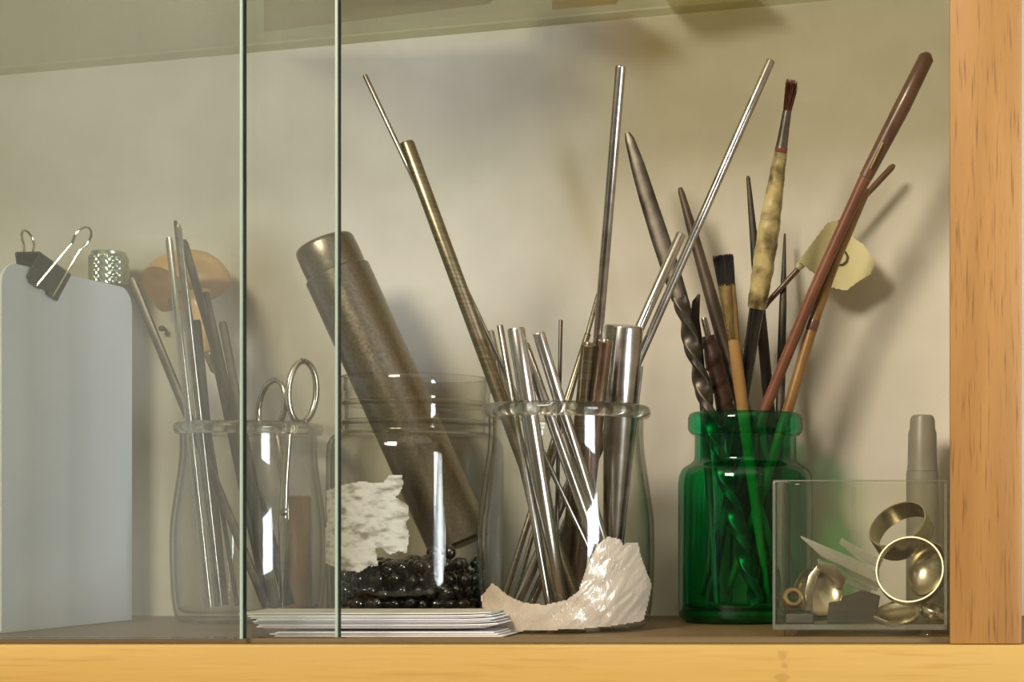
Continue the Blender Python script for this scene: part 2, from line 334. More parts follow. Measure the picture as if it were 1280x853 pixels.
# ------------------------------------------------------------------ upper glass shelf (its back edge runs up to the right)
A0, A1 = P(0, 95, DB), P(1050, 0, DB)
slope = (A1.z - A0.z) / (A1.x - A0.x)
def shelf_z(x): return A0.z + slope * (x - A0.x)
def on_shelf(x, y):     # ray through a picture point on to the underside of the shelf
    # z = H-(y-CY)*d/F = A0.z + slope*((x-CX)*d/F - A0.x)
    d = (A0.z - slope * A0.x - H) / (-(y - CY) / F - slope * (x - CX) / F)
    return P(x, y, d)
gs = empty('glass_shelf', (-.35, .91, shelf_z(-.35)), 'greenish glass shelf above the jars, loaded with papers', 'shelf')
v = []
for x in (XL + .001, sx0 - .001):
    for y in (DF + .022, DB - .0008):
        for z in (0, .005): v.append((x, y, shelf_z(x) + z))
mesh('shelf_pane', v, [(0, 1, 3, 2), (4, 6, 7, 5), (0, 4, 5, 1), (2, 3, 7, 6), (0, 2, 6, 4), (1, 5, 7, 3)], M['shelf_glass'], gs, smooth=False)
for x in (XL + .02, XL + .09):
    MB().lathe([(0, -.006), (.003, -.006), (.003, -.0003), (.0045, 0), (0, 0)], (x, DB - .012, shelf_z(x)), seg=12).build('shelf_peg', M['wire'], gs)
def flat_on_shelf(name, poly, lift, th, m, label, cat, group=None):
    pts = [on_shelf(*q) for q in poly]
    vs = [p + Vector((0, 0, .0053 + lift)) for p in pts] + [p + Vector((0, 0, .0053 + lift + th)) for p in pts]
    n = len(pts); fs = [tuple(range(n)), tuple(range(n, 2 * n))[::-1]] + [(i, i + n, (i + 1) % n + n, (i + 1) % n) for i in range(n)]
    o = mesh(name, vs, fs, m, None, smooth=False); return tag(o, label, cat, group)
flat_on_shelf('plastic_sheet', [(330, 52), (612, 17), (650, -30), (330, -45)], 0, .0006, M['thin_paper'], 'pale see-through sheet lying on the upper glass shelf', 'sheet')
flat_on_shelf('plastic_sheet', [(428, 28), (560, 14), (600, -20), (400, -20)], .001, .002, M['thin_white'], 'whitish see-through sheet on top of the pale one on the upper shelf', 'sheet')
flat_on_shelf('tinted_sheet', [(838, 20), (940, 10), (945, -14), (818, -8)], 0, .002, M['thin_olive'], 'olive tinted sheet with a slanted end on the upper glass shelf', 'sheet')
flat_on_shelf('tinted_sheet', [(690, 24), (770, 17), (790, -15), (690, -15)], 0, .002, M['thin_yellow'], 'flat yellowish piece beside the plastic bag on the upper shelf', 'sheet')  # thin flat piece tinting this stretch of the shelf yellowish
# crumpled bag
bag = MB(); c0 = on_shelf(645, 2)
bag.lathe([(0, 0), (.012, .0), (.02, .004), (.018, .012), (.008, .018), (0, .02)], c0 + Vector((0, 0, .0085)), seg=40,
          rfun=lambda i, j: 1 + .45 * noise.noise(Vector((j * .55, i * 1.3, 2.1))))
tag(bag.build('plastic_bag', M['shard'], None, angle=12), 'crumpled clear plastic bag on the upper glass shelf', 'plastic bag')

# ------------------------------------------------------------------ sliding glass doors
def pane(xe, d0, label):
    x1 = (xe - CX) * d0 / F; t = .0052
    root = empty('sliding_glass_door', ((XL + x1) / 2, d0 + t / 2, .0022), label, 'glass door')
    z0, z1 = .0024, .655
    MB().box(XL + .002, x1 - .0010, d0, d0 + t, z0, z1).build('glass_pane', M['pane'], root, smooth=False)
    MB().box(x1 - .0010, x1, d0 + .0012, d0 + t, z0, z1).build('polished_edge', M['pane_edge'], root, smooth=False)
    MB().box(x1 - .0010, x1, d0, d0 + .0012, z0, z1).build('ground_edge', M['pane_arris'], root, smooth=False)
pane(302.5, .8010, 'sliding glass door pane, front of the two, nearer edge beside the sheets')
pane(421.5, .8110, 'sliding glass door pane, rear of the two, edge before the metal cylinder')

# ------------------------------------------------------------------ jars
def jar_profile(outer, th, base_th):
    # outer: list of (r,z) from bottom to top; returns closed outer+inner path
    inner = [(max(r - th, .0005), z) for r, z in outer if z > base_th + .001]
    return [(0, .0008)] + [(outer[0][0] * .8, .0008), (outer[0][0] * .86, 0)] + outer + inner[::-1] + [(inner[0][0] * .93, base_th), (0, base_th)]
def smooth_prof(pts, n=5):
    out = []
    for i in range(len(pts) - 1):
        p0 = pts[max(i - 1, 0)]; p1 = pts[i]; p2 = pts[i + 1]; p3 = pts[min(i + 2, len(pts) - 1)]
        for k in range(n):
            t = k / n
            f = lambda a, b, c, d: .5 * ((2 * b) + (c - a) * t + (2 * a - 5 * b + 4 * c - d) * t * t + (3 * b - a - 3 * c + d) * t ** 3)
            out.append((f(p0[0], p1[0], p2[0], p3[0]), f(p0[1], p1[1], p2[1], p3[1])))
    return out + [pts[-1]]
def rim_prof(r, z0, z1, th):   # rounded bead, outer radius r
    zc = (z0 + z1) / 2; hh = (z1 - z0) / 2; rc = r - hh * .9
    a = [(rc + hh * .9 * math.cos(t), zc + hh * math.sin(t)) for t in [R(-90 + 180 * k / 10) for k in range(11)]]
    ri = rc - th
    return [(ri, z0)] + a + [(ri + .0004, z1), (ri - .0004, z1 - .001), (ri - .0006, z0 + .001), (ri, z0)]
def milk_jar(px_c, d, s, hz, label):
    c = Vector(((px_c - CX) * d / F, d, 0))
    root = empty('glass_jar', c, label, 'jar')
    o = smooth_prof([(.0375 * s, .0004), (.0405 * s, .003), (.0425 * s, .012), (.0436 * s, .03), (.0437 * s, hz * .42), (.0430 * s, hz * .52), (.0405 * s, hz * .68), (.0387 * s, hz * .80), (.0382 * s, hz * .88), (.0384 * s, hz * .955)])
    MB().lathe(jar_profile(o, .0021, .0052), c, seg=72).build('jar_body', M['jar'], root, angle=60)
    MB().lathe(rim_prof(.0421 * s, hz * .938, hz, .0035), c, seg=72).build('jar_rim', M['jar_rim'], root, angle=70)
    return root, c
jarS, cS = milk_jar(708.5, .91, 1.0, .1130, 'clear glass jar full of steel rods with crinkled film around its foot')
jarL, cL = milk_jar(311.5, .975, .905, .1070, 'clear glass jar with files and scissors behind the glass doors')
# wide preserving jar
d = .965; cB = Vector(((520 - CX) * d / F, d, 0))
jarB = empty('wide_glass_jar', cB, 'wide clear glass jar with torn white label and black beads inside', 'jar')
u = .000429 * .957
o = smooth_prof([(96 * u, .0004), (106 * u, .004), (110.5 * u, .014), (111 * u, .05), (111 * u, .088)]) + \
    smooth_prof([(110 * u, .0945), (104 * u, .0990), (95 * u, .1012), (93.5 * u, .1030)], 4)
o += [(93.5 * u, .1048)] + [(93.5 * u + .0022 * math.sin(t), z) for t, z in ((.6, .1054), (1.5, .1062), (2.4, .1070), (3.1, .1078))]
o += [(93.5 * u, .1150)] + [(93.5 * u + .0020 * math.sin(t), z) for t, z in ((.6, .1156), (1.5, .1164), (2.4, .1172), (3.1, .1180))]
o += [(93.5 * u, .1225), (95 * u, .1232), (95 * u, .1300), (93.5 * u, .1308)]
MB().lathe(jar_profile(o, .0022, .006), cB, seg=84).build('jar_body', M['jar_big'], jarB, angle=50)
# green jar
d = .97; cG = Vector(((932 - CX) * d / F, d, 0)); u = .000431 * .993
jarG = empty('green_glass_jar', cG, 'green glass jar with thick lip full of brushes and tools', 'jar')
o = smooth_prof([(74 * u, .0004), (81 * u, .0022), (83.5 * u, .006), (84 * u, .02), (84 * u, .070)]) + smooth_prof([(84 * u, .0735), (82.5 * u, .0785), (78 * u, .0822), (69 * u, .0848), (64.5 * u, .0868), (63.5 * u, .0900)], 4) + [(63.5 * u, .0998)]
MB().lathe(jar_profile(o, .0030, .0075), cG, seg=72).build('jar_body', M['green'], jarG, angle=50)
MB().lathe([(0, .0012), (76 * u, .0012), (79.5 * u, .0030), (80 * u, .0068), (0, .0068)], cG, seg=64).build('jar_base', M['green'], jarG, angle=50)
MB().lathe([(63.5 * u - .003, .1002), (67 * u, .1002), (71 * u, .1022), (72 * u, .1036), (72 * u, .1092), (70 * u, .1112), (66 * u, .1122), (63.5 * u - .002, .1116), (63.5 * u - .003, .1100), (63.5 * u - .003, .1002)], cG, seg=72).build('jar_rim', M['green'], jarG, angle=40)

def on_cyl(x, y, c, r):      # picture ray to the near side of an upright cylinder
    a = (x - CX) / F; A = a * a + 1; B = -2 * (a * c.x + c.y); Cc = c.x ** 2 + c.y ** 2 - r * r
    D = B * B - 4 * A * Cc
    dd = (-B - math.sqrt(D)) / (2 * A) if D > 0 else -B / (2 * A)
    return P(x, y, dd)
def inside(p, poly):
    x, y = p; r = False
    for (x0, y0), (x1, y1) in zip(poly, poly[1:] + poly[:1]):
        if (y0 > y) != (y1 > y) and x < (x1 - x0) * (y - y0) / (y1 - y0) + x0: r = not r
    return r
def patch(poly, step, fn, th, outdir):
    xs = [q[0] for q in poly]; ys = [q[1] for q in poly]; mb = MB(); idx = {}; vs = []; fs = []
    nx = int((max(xs) - min(xs)) / step) + 1; ny = int((max(ys) - min(ys)) / step) + 1
    def vid(i, j):
        if (i, j) not in idx:
            idx[i, j] = len(vs); vs.append(fn(min(xs) + i * step, min(ys) + j * step))
        return idx[i, j]
    for i in range(nx):
        for j in range(ny):
            if inside((min(xs) + (i + .5) * step, min(ys) + (j + .5) * step), poly): fs.append((vid(i, j), vid(i, j + 1), vid(i + 1, j + 1), vid(i + 1, j)))
    n = len(vs); back = [p - outdir(p) * th for p in vs]
    ec = {}
    for q in fs:
        for a, b in zip(q, q[1:] + q[:1]): ec[a, b] = ec.get((a, b), 0) + 1
    side = [(b, a, a + n, b + n) for (a, b) in ec if (b, a) not in ec]
    mb.add(vs + back, fs + [tuple(i + n for i in q[::-1]) for q in fs] + side); return mb
def zp(pts, ox, oy, s): return [(x / s + ox, y / s + oy) for x, y in pts]
lab = zp([(25, 225), (85, 203), (150, 190), (240, 195), (262, 165), (312, 165), (318, 200), (300, 238), (285, 248), (335, 280), (340, 330), (325, 345), (340, 395), (330, 465), (300, 455), (265, 468), (240, 445), (210, 445), (220, 510), (190, 508), (150, 535), (80, 525), (20, 500)], 400, 540, 3.048)
rl = 111 * .000429 * .957 + .0009
radial = lambda c: (lambda p: Vector((p.x - c.x, p.y - c.y, 0)).normalized())
patch(lab, 1.6, lambda x, y: on_cyl(x, y, cB, rl + .0003 * noise.noise(Vector((x * .12, y * .12, 0)))), .0004, radial(cB)).build('torn_label', M['label'], jarB, angle=25)['label'] = 'torn dirty white paper label'
filmp = zp([(70, 610), (115, 555), (175, 605), (240, 635), (330, 645), (420, 625), (470, 590), (500, 500), (545, 400), (590, 365), (640, 375), (655, 402), (665, 390), (715, 390), (720, 430), (745, 500), (770, 560), (755, 640), (735, 710), (600, 732), (450, 745), (300, 748), (170, 755), (110, 730), (75, 650)], 580, 560, 3.28)
def film_pt(x, y):
    xx = max(x, 603); r = .0452 + .0011 * (noise.noise(Vector((x * .04, y * .04, 4))) + .5) + .0004 * noise.noise(Vector((x * .13 + y * .10, y * .05, 9)))
    p = on_cyl(xx, y, cS, r); p.z = max(p.z, .0012)
    if x < 603: p = P(x, y, p.y - .002 - (603 - x) * .0003); p.z = max(p.z, .0012)
    return p
patch(filmp, 1.5, film_pt, .0005, radial(cS)).build('plastic_film', M['film'], jarS, angle=50)['label'] = 'crinkled whitish plastic film stuck around the foot'

# ------------------------------------------------------------------ rods in the steel jar
def endpoints(xt, yt, xr, yr, dt, db, zb=.007):
    yb = CY + (H - zb) * F / db
    return P(xt, yt, dt), P(xt + (xr - xt) / (yr - yt) * (yb - yt), yb, db)
def rod(name, e, r, m, label, cat, group=None, r2=None, seg=20, ch=.12):
    a, b = e; r2 = r if r2 is None else r2; L = (a - b).length; c = min(r * ch * 2, .001)
    o = MB().tube([a, a.lerp(b, c / L), a.lerp(b, .3), a.lerp(b, .65), a.lerp(b, 1 - c / L), b], [r * (1 - ch), r, lerp(r, r2, .3), lerp(r, r2, .65), r2, r2 * (1 - ch)], seg).build(name, m, None, angle=40)
    return tag(o, label, cat, group)
def tube_thing(name, e, r, wall, m, label, cat):
    a, b = e; ax = (a - b); L = ax.length
    o = MB().lathe([(r - wall, L - .02), (r - wall, L - .0004), (r - wall + .0002, L), (r - .0003, L), (r, L - .0003), (r, .0003), (r - wall, 0), (r - wall, L - .02)], b, ax, 28).build(name, m, None, angle=40)
    return tag(o, label, cat)
s = .91 / F
RODS = [
 ('steel_rod', (456, 94, 649, 503, .9085, .9115), 3.2, 'steel', 'longest thin steel rod leaning left, behind the thick bronze-toned rod'),
 ('metal_rod', (508, 178, 628, 503, .8962, .9027), 9, 'brass_steel', 'thick bronze-toned rod leaning left out of the steel rod jar'),
 ('steel_rod', (613, 414, 634, 503, .9172, .912), 4.5, 'steel', 'short steel rod tucked beside the thick bronze-toned rod'),
 ('steel_rod', (625, 407, 642, 505, .8924, .8794), 4, 'steel', 'thin upright steel rod between two thicker short rods'),
 ('steel_bar', (645, 410, 660, 505, .878, .8943), 10.5, 'bright_steel', 'thick short bright steel bar at the front of the rod jar'),
 ('steel_rod', (655, 430, 681, 503, .8865, .8939), 6.5, 'steel', 'short slanting steel rod with the lowest top, beside the bright bar'),
 ('steel_rod', (673, 416, 700, 503, .8821, .9188), 7.5, 'bright_steel', 'slanting medium steel rod crossing the middle of the rod jar'),
 ('steel_wire', (701, 400, 699, 503, .9137, .9175), 2.5, 'dark_steel', 'thin dark upright wire in the middle of the rod jar'),
 ('steel_rod', (748, 368, 711, 503, .9539, .9231), 3, 'brass_steel', 'thin bronze-toned rod slanting behind the two brass tubes'),
 ('steel_rod', (735, 417, 707, 505, .9352, .915), 4, 'brass_steel', 'thin short bronze-toned rod slanting just below its longer twin'),
 ('steel_rod', (776, 82, 741, 503, .8524, .9464), 6, 'steel', 'tall steel rod standing nearly upright behind the brass tubes'),
 ('steel_wire', (802, 458, 797, 503, .9139, .9275), 2, 'dark_steel', 'thin wire end close beside the big steel mandrel'),
 ('steel_rod', (964, 75, 775, 503, .9201, .9357), 5.5, 'steel', 'long steel rod leaning far right across the dark forged tool'),
 ('steel_rod', (852, 292, 758, 503, .9396, .9178), 6.5, 'bright_steel', 'shorter steel rod leaning right alongside the long one'),
]
for nme, q, wpx, m, lb in RODS: rod(nme, endpoints(*q), wpx * s, M[m], lb, 'wire' if 'wire' in nme else ('bar' if 'bar' in nme else 'rod'), 'rods in the clear jar')
rod('steel_mandrel', endpoints(780, 407, 774, 530, .9131, .9332), 24 * s, M['steel'], 'big tapered steel mandrel with flat top in the rod jar', 'mandrel', None, 10 * s, 36, .06)
tube_thing('brass_tube', endpoints(736, 430, 729, 503, .8879, .9428), 9 * s, .0012, M['brass_steel'], 'hollow brass tube between the slanting rods and the coppery tube', 'tube')
tube_thing('copper_tube', endpoints(757, 426, 748, 503, .8878, .9304), 9 * s, .0012, M['copper'], 'hollow coppery tube leaning against the big steel mandrel', 'tube')

# ------------------------------------------------------------------ tools in the jar behind the glass doors
s = .975 / F
def flat_tool(name, q, w0, w1, m, label, cat, flat=.4, tip=.7, power=3.0, zb=.008):
    a, b = endpoints(*q, zb=zb); pts = [a, a.lerp(b, .012), a.lerp(b, .35), a.lerp(b, .75), b]
    o = MB().tube(pts, [w0 * s * tip, w0 * s, lerp(w0, w1, .35) * s, lerp(w0, w1, .75) * s, w1 * s], 16, flat, power=power).build(name, m, None, angle=40)
    return tag(o, label, cat, 'tools in the jar behind the doors')
flat_tool('flat_file', (164, 348, 239, 530, .9775, .9651), 5.5, 5.5, M['dark_steel'], 'flat grey file leaning left out of the jar behind the doors', 'file')
flat_tool('needle_file', (211, 297, 236, 530, .9565, .9554), 4.3, 4.5, M['bright_steel'], 'bright steel needle file with rounded end, beside the tallest file', 'file', .5)
flat_tool('needle_file', (222, 281, 249, 530, .9517, .9658), 4.5, 5, M['steel'], 'tallest bright file with rough face crossing the wooden knob', 'file', .5)
flat_tool('needle_file', (219, 276, 260, 530, .9655, .974), 2.3, 2.5, M['black_steel'], 'thin dark needle file just behind the tallest bright file', 'file', .8)
flat_tool('flat_file', (229, 300, 296, 530, .9655, .985), 5, 7, M['dark_steel'], 'grey flat file slanting right across the wooden knob stem', 'file', .35)
flat_tool('flat_file', (257, 365, 287, 500, .969, .976), 4, 4.5, M['black_steel'], 'short dark file with rounded tip right of the wooden knob stem', 'file', .5)
flat_tool('notched_file', (278, 402, 300, 520, .968, .9520), 5, 6, M['black_steel'], 'short dark file with notched tip, nearest the scissors', 'file', .4)
flat_tool('scraper', (246, 400, 258, 530, .9784, .9832), 5, 6.5, M['black_steel'], 'dark scraper blade in front of the wooden knob stem', 'scraper', .35)
# graver with mushroom handle
ga = P(236, 335, .9955); gb = endpoints(240, 345, 282, 530, .9955, .98)[1]
up = (P(221, 318, .9955) - P(268, 440, .993)).normalized()
gr = empty('graver', gb, 'graver with wooden mushroom handle in the jar behind the doors', 'graver')
cap_c = P(229, 351, .9955); k = .00047
prof = [(0, 33), (14, 32), (27, 28), (39, 20), (47, 8), (51, -6), (50, -16), (45, -20), (36, -19), (25, -20), (17, -27), (13, -42), (12, -64), (11.5, -86), (10, -92), (0, -92)]
capp = [(r * k, z * k) for r, z in smooth_prof(prof[:9], 3)] + [(0, prof[8][1] * k)]
import bmesh
mb = MB().lathe(capp, cap_c, up, 56)
bm = bmesh.new(); vv = [bm.verts.new(p) for p in mb.v]
for q in mb.f: bm.faces.new([vv[i] for i in q]).smooth = True
cut = Vector((-.42, -.62, -.66)).normalized(); cp = cap_c + cut * .0118
bmesh.ops.recalc_face_normals(bm, faces=bm.faces)
gg = bmesh.ops.bisect_plane(bm, geom=bm.verts[:] + bm.edges[:] + bm.faces[:], plane_co=cp, plane_no=cut, clear_outer=True)
fl2 = bmesh.ops.holes_fill(bm, edges=[e for e in bm.edges if e.is_boundary], sides=0)['faces']
for q in fl2: q.material_index = 1; q.smooth = False
me = bpy.data.meshes.new('mushroom_handle'); bm.to_mesh(me); bm.free(); me.materials.append(M['box_wood']); me.materials.append(M['box_wood']); me.set_sharp_from_angle(angle=R(35))
link('mushroom_handle', me, gr)['label'] = 'pale turned wooden mushroom knob with one flat side'
MB().lathe([(r * k, z * k) for r, z in [(0, -14), (17, -16)] + smooth_prof(prof[9:], 3)], cap_c, up, 32).build('handle_stem', M['box_wood'], gr)
fe = cap_c - up * 92 * k
MB().lathe([(0, 0), (8.2 * k, 0), (8.6 * k, .001), (8 * k, .010), (5 * k, .012), (0, .012)], fe, -up, 24).build('ferrule', M['brass'], gr)
MB().tube([fe - up * .011, gb], [4 * k, 3.4 * k], 12, power=3).build('graver_shaft', M['black_steel'], gr)
# scissors
sci = empty('scissors', P(350, 760, .9585), 'steel scissors with wire loop handles standing in the jar', 'scissors')
def bow(cx_, cy_, rx, ry, tilt, d, yaw, wpx, name):
    pts = []
    for i in range(41):
        a = 2 * math.pi * i / 40; x = rx * math.cos(a); y = ry * math.sin(a)
        xx = x * math.cos(tilt) - y * math.sin(tilt); yy = x * math.sin(tilt) + y * math.cos(tilt)
        pts.append(P(cx_ + xx, cy_ + yy, d + xx * yaw * .00043))
    MB().tube(pts, wpx * s, 12, cap=False, ref=(.3, 1, .1)).build(name, M['wire'], sci)
bow(378, 490, 17.5, 38.5, R(3), .968, .9, 4.0, 'finger_loop')
bow(340, 508, 16, 33, R(10), .9725, -.9, 3.8, 'finger_loop')
for pts, ww in (([P(366, 522, .9655), P(360, 545, .965), P(356, 600, .964), P(354, 650, .9625)], [3, 4.4, 5, 5.5]), ([P(345, 538, .974), P(350, 565, .9725), P(356, 610, .9720), P(358, 650, .9712)], [2.8, 4, 5, 5.5])):
    MB().tube(pts, [q * s for q in ww], 12, .6).build('shank', M['wire'], sci)
for xa, xb, dd in ((354, 351, .9622), (358, 354, .9712)):
    MB().tube([P(xa, 648, dd), P(xb + 1, 710, dd - .002), P(xb, 760, dd - .004)], [5.5 * s, 4.5 * s, 1 * s], 12, .35, power=3).build('blade', M['bright_steel'], sci)
MB().lathe([(0, 0), (.0022, 0), (.0022, .0012), (.0012, .002), (0, .002)], P(355, 640, .9592), (0, -1, 0), 16).build('pivot_screw', M['steel'], sci)
# brown piece behind that jar
o = MB().box(P(356, 0, 1.018).x, P(387, 0, 1.018).x, 1.0172, 1.0192, .0004, .068, b=.0006).build('wooden_strip', M['brown_card'])
tag(o, 'brown wooden strip standing against the wall behind the scissors jar', 'wood strip')

# ------------------------------------------------------------------ metal cylinder and black beads in the wide jar
ct, cb = P(404, 303, .962), P(577, 682, .966)
ax = (ct - cb); L = ax.length; r = 40 * .00043
can = empty('metal_canister', cb, 'dull grey metal cylinder with stepped cap leaning in the wide jar', 'canister')
MB().lathe([(0, 0), (r * .92, 0), (r, .0015), (r, L - .0185), (r - .0006, L - .0178), (0, L - .0176)], cb, ax, 56).build('canister_body', M['can'], can, angle=40)
MB().lathe([(0, L - .0176), (r - .0014, L - .0176), (r - .0012, L - .010), (r - .0014, L - .0024), (r - .0020, L - .0008), (r - .0032, L), (r - .006, L + .0002), (0, L + .0004)], cb, ax, 56).build('canister_cap', M['can'], can, angle=50)
# beads
import bmesh
def bead_mesh(name, seed, sub):
    bm = bmesh.new(); bmesh.ops.create_icosphere(bm, subdivisions=sub, radius=1.0)
    for vv in bm.verts: vv.co *= 1 + .10 * noise.noise(vv.co * .9 + Vector((seed * 3.1, 0, 0)))
    me = bpy.data.meshes.new(name); bm.to_mesh(me); bm.free(); me.materials.append(M['bead'])
    me.polygons.foreach_set('use_smooth', [True] * len(me.polygons)); return me
bms = [bead_mesh('bead', k_, 2) for k_ in range(4)]
rb = .0040; pos = []
Rin = 111 * .000429 * .957 - .0027 - rb
lay = 0; z = .0068 + rb
while z < .040:
    off = (lay % 2) * rb
    yy = -.05
    row = 0
    while yy < .05:
        xx = -.05 + off + (row % 2) * rb
        while xx < .05:
            x, y = xx + random.uniform(-.0011, .0011), yy + random.uniform(-.0011, .0011)
            top = .034 + .006 * (x / .045) - .001 * (y / .045) + .003 * noise.noise(Vector((x * 60, y * 60, 0)))
            pw = Vector((cB.x + x, cB.y + y, max(.0068 + rb, z + random.uniform(-.0011, .0011))))
            t = max(0, min(1, (pw - cb).dot(ax) / L ** 2)); clear = (pw - (cb + ax * t)).length > r + rb
            if math.hypot(x, y) < Rin and z < top and clear: pos.append((pw, math.hypot(x, y) / Rin, lay, y, z > top - .0062))
            xx += 2 * rb * 1.03
        yy += 1.78 * rb; row += 1
    z += 1.66 * rb; lay += 1
def vis(q): return (2 if q[4] else 0) + (q[1] if q[3] < 0.01 else 0) * 2.2 - q[3] * 20
pos.sort(key=vis, reverse=True)
for i, q in enumerate(pos[:300]):
    o = bpy.data.objects.new('black_bead', bms[i % 4]); C.objects.link(o); o.location = q[0]
    o.scale = [rb * random.uniform(.68, 1.0) for _ in range(3)]; o.rotation_euler = [random.uniform(0, 6) for _ in range(3)]
    tag(o, 'glossy black glass bead in the bottom of the wide jar', 'bead', 'black beads in the wide jar')
if len(pos) > 300:
    bm = bmesh.new(); bmesh.ops.create_icosphere(bm, subdivisions=1, radius=rb * .96)
    sv = [vv.co.copy() for vv in bm.verts]; sf = [tuple(x.index for x in q.verts) for q in bm.faces]; bm.free()
    mb = MB()
    for q in pos[300:]: mb.add([q[0] + p for p in sv], sf)
    tag(mb.build('black_beads', M['bead'], None, angle=80), 'black beads heaped deeper inside the wide jar', 'beads', None, 'stuff')

# ------------------------------------------------------------------ brushes and tools in the green jar
s = .97 / F
# forged tool with a twisted shank
ep = endpoints(850, 372, 886, 515, .964, .9545, .010)
kp = [P(784, 166, .966), P(787, 174, .966), P(797, 207, .966), P(809, 247, .966), P(824, 294, .9655), P(838, 336, .965), P(850, 374, .964)]
kr = [3, 6, 9, 10.5, 11.5, 11.5, 10.5]
pts = []; rad = []; fl = []; tw = []
for i in range(len(kp) - 1):
    for k_ in range(5):
        t = k_ / 5; pts.append(kp[i].lerp(kp[i + 1], t)); rad.append(lerp(kr[i], kr[i + 1], t) * s); fl.append(lerp(.45, .6, (i + t) / 6)); tw.append(0)
root = empty('forged_tool', ep[1], 'dark forged steel tool with rounded blade and twisted shank', 'tool')
MB().tube(pts + [kp[-1]], rad + [10.5 * s], 20, fl + [.6], power=2.6).build('tool_blade', M['dark_steel'], root, angle=50)
n = 70; pts = [ep[0].lerp(ep[1], i / n) for i in range(n + 1)]
MB().tube(pts, [(9.6 + .8 * math.sin(min(i / 10, 1.57))) * s for i in range(n + 1)], 24, .62, twist=[i / n * 22 for i in range(n + 1)], power=5).build('twisted_shank', M['dark_steel'], root, angle=40)
# curled hook
hp = [P(874, 368, .981), P(870, 378, .981), P(868, 400, .980), P(872, 425, .980), P(877, 470, .980), P(880, 515, .979), endpoints(870, 370, 880, 515, .9907, .951, .010)[1]]
tag(MB().tube(hp, [1.5 * s, 5 * s, 6.5 * s, 6 * s, 5 * s, 5 * s, 4 * s], 14, .4).build('hook_tool', M['black_steel'], None, angle=60), 'small dark hooked tool between the twisted shank and the leather grip', 'tool')
e = endpoints(850, 235, 930, 515, .9908, .9729, .010)
tag(MB().tube([e[0], e[0].lerp(e[1], .01), e[0].lerp(e[1], .1), e[0].lerp(e[1], .4), e[0].lerp(e[1], .6), e[1]], [2.5 * s, 4 * s, 6.5 * s, 9.8 * s, 9.6 * s, 8.5 * s], 20).build('tapered_stick', M['brown_stick'], None, angle=60), 'dark brown tapered stick rising behind the black flat brush', 'stick')
# leather wrapped tool
e = endpoints(885, 420, 908, 515, .9705, .9871, .010)
root = empty('wrapped_tool', e[1], 'metal tool with a spiral brown leather grip in the green jar', 'tool')
tip = e[0] + (e[0] - e[1]).normalized() * .010
MB().tube([tip, tip.lerp(e[0], .1), e[0].lerp(e[1], .02)], [3.2 * s, 4 * s, 4 * s], 16).build('steel_tip', M['steel'], root)
n = 110; pts = [e[0].lerp(e[1], i / n) for i in range(n + 1)]
MB().tube(pts, [(8.6 + 3.6 * min(1, i / 8)) * s for i in range(n + 1)], 28, rfun=lambda i, j: .82 + .2 * ((i / 9.0 + j / 28) % 1.0)).build('leather_grip', M['leather'], root, angle=50)
# flat brush
a, b = endpoints(908, 355, 929, 515, .9479, .9667, .010); ax_ = (a - b).normalized(); side = ax_.cross(Vector((0, 1, 0))).normalized()
root = empty('flat_brush', b, 'flat paint brush with black bristles and brass ferrule', 'brush')
q1 = a.lerp(b, .155)
MB().tube([a, a.lerp(b, .004), a.lerp(b, .06), q1, q1.lerp(b, .02)], [10.5 * s, 11 * s, 10 * s, 7.5 * s, 7.4 * s], 24, [.35, .35, .5, .95, .95], power=2.6).build('ferrule', M['brass'], root)
MB().tube([q1, a.lerp(b, .3), a.lerp(b, .5), b], [7 * s, 7.6 * s, 7 * s, 4 * s], 18).build('brush_handle', M['tan_wood'], root)
def bristles(root, base, ax_, side, wx, wd, L, spread, m, n, jag):
    mb = MB(); dep = ax_.cross(side)
    for _ in range(n):
        uu, vv = random.uniform(-1, 1), random.uniform(-1, 1)
        if uu * uu + vv * vv > 1.15: continue
        p = base + side * uu * wx + dep * vv * wd; l = L * random.uniform(1 - jag, 1)
        t_ = p + ax_ * l + side * uu * wx * spread + dep * vv * wd * spread + side * random.uniform(-.0004, .0004)
        mb.tube([p - ax_ * .001, p.lerp(t_, .6) + side * random.uniform(-.0002, .0002), t_], [.00032, .0003, .00012], 5)
    return mb.build('bristles', m, root, angle=80)
bristles(root, a, ax_, side, 10 * s, 3.6 * s, .0155, .22, M['black_hair'], 420, .16)
# round brush with taped handle
a, b = endpoints(984, 138, 926, 515, .9418, .9818, .010); ax_ = (a - b).normalized(); side = ax_.cross(Vector((0, 1, 0))).normalized()
root = empty('round_brush', b, 'round brush with reddish bristles and yellowed tape around its handle', 'brush')
def frac(y): return (y - 138) / (763 - 138)
MB().tube([a, a.lerp(b, .003), a.lerp(b, frac(160)), a.lerp(b, frac(184))], [5 * s, 5.4 * s, 6 * s, 7.4 * s], 20).build('ferrule', M['steel_soft'], root)
MB().tube([a.lerp(b, frac(182)), a.lerp(b, frac(184)), a.lerp(b, frac(189)), a.lerp(b, frac(190.5))], [7 * s, 7.8 * s, 7.8 * s, 7 * s], 20).build('painted_band', M['red_paint'], root)
n = 60; pts = [a.lerp(b, lerp(frac(190), frac(384), i / n)) for i in range(n + 1)]
tr_ = [lerp(7.6, 13, min(1, i / 30)) - 2.0 * max(0, (i - 44) / 16) for i in range(n + 1)]
MB().tube(pts, [q * s for q in tr_], 24, rfun=lambda i, j: 1 + .05 * noise.noise(Vector((i * .5, math.cos(j * .2618) * 2, math.sin(j * .2618) * 2))) + (.05 if (i / 8.5 + j / 24) % 1 < .5 else 0)).build('tape_wrap', M['tape'], root, angle=40)
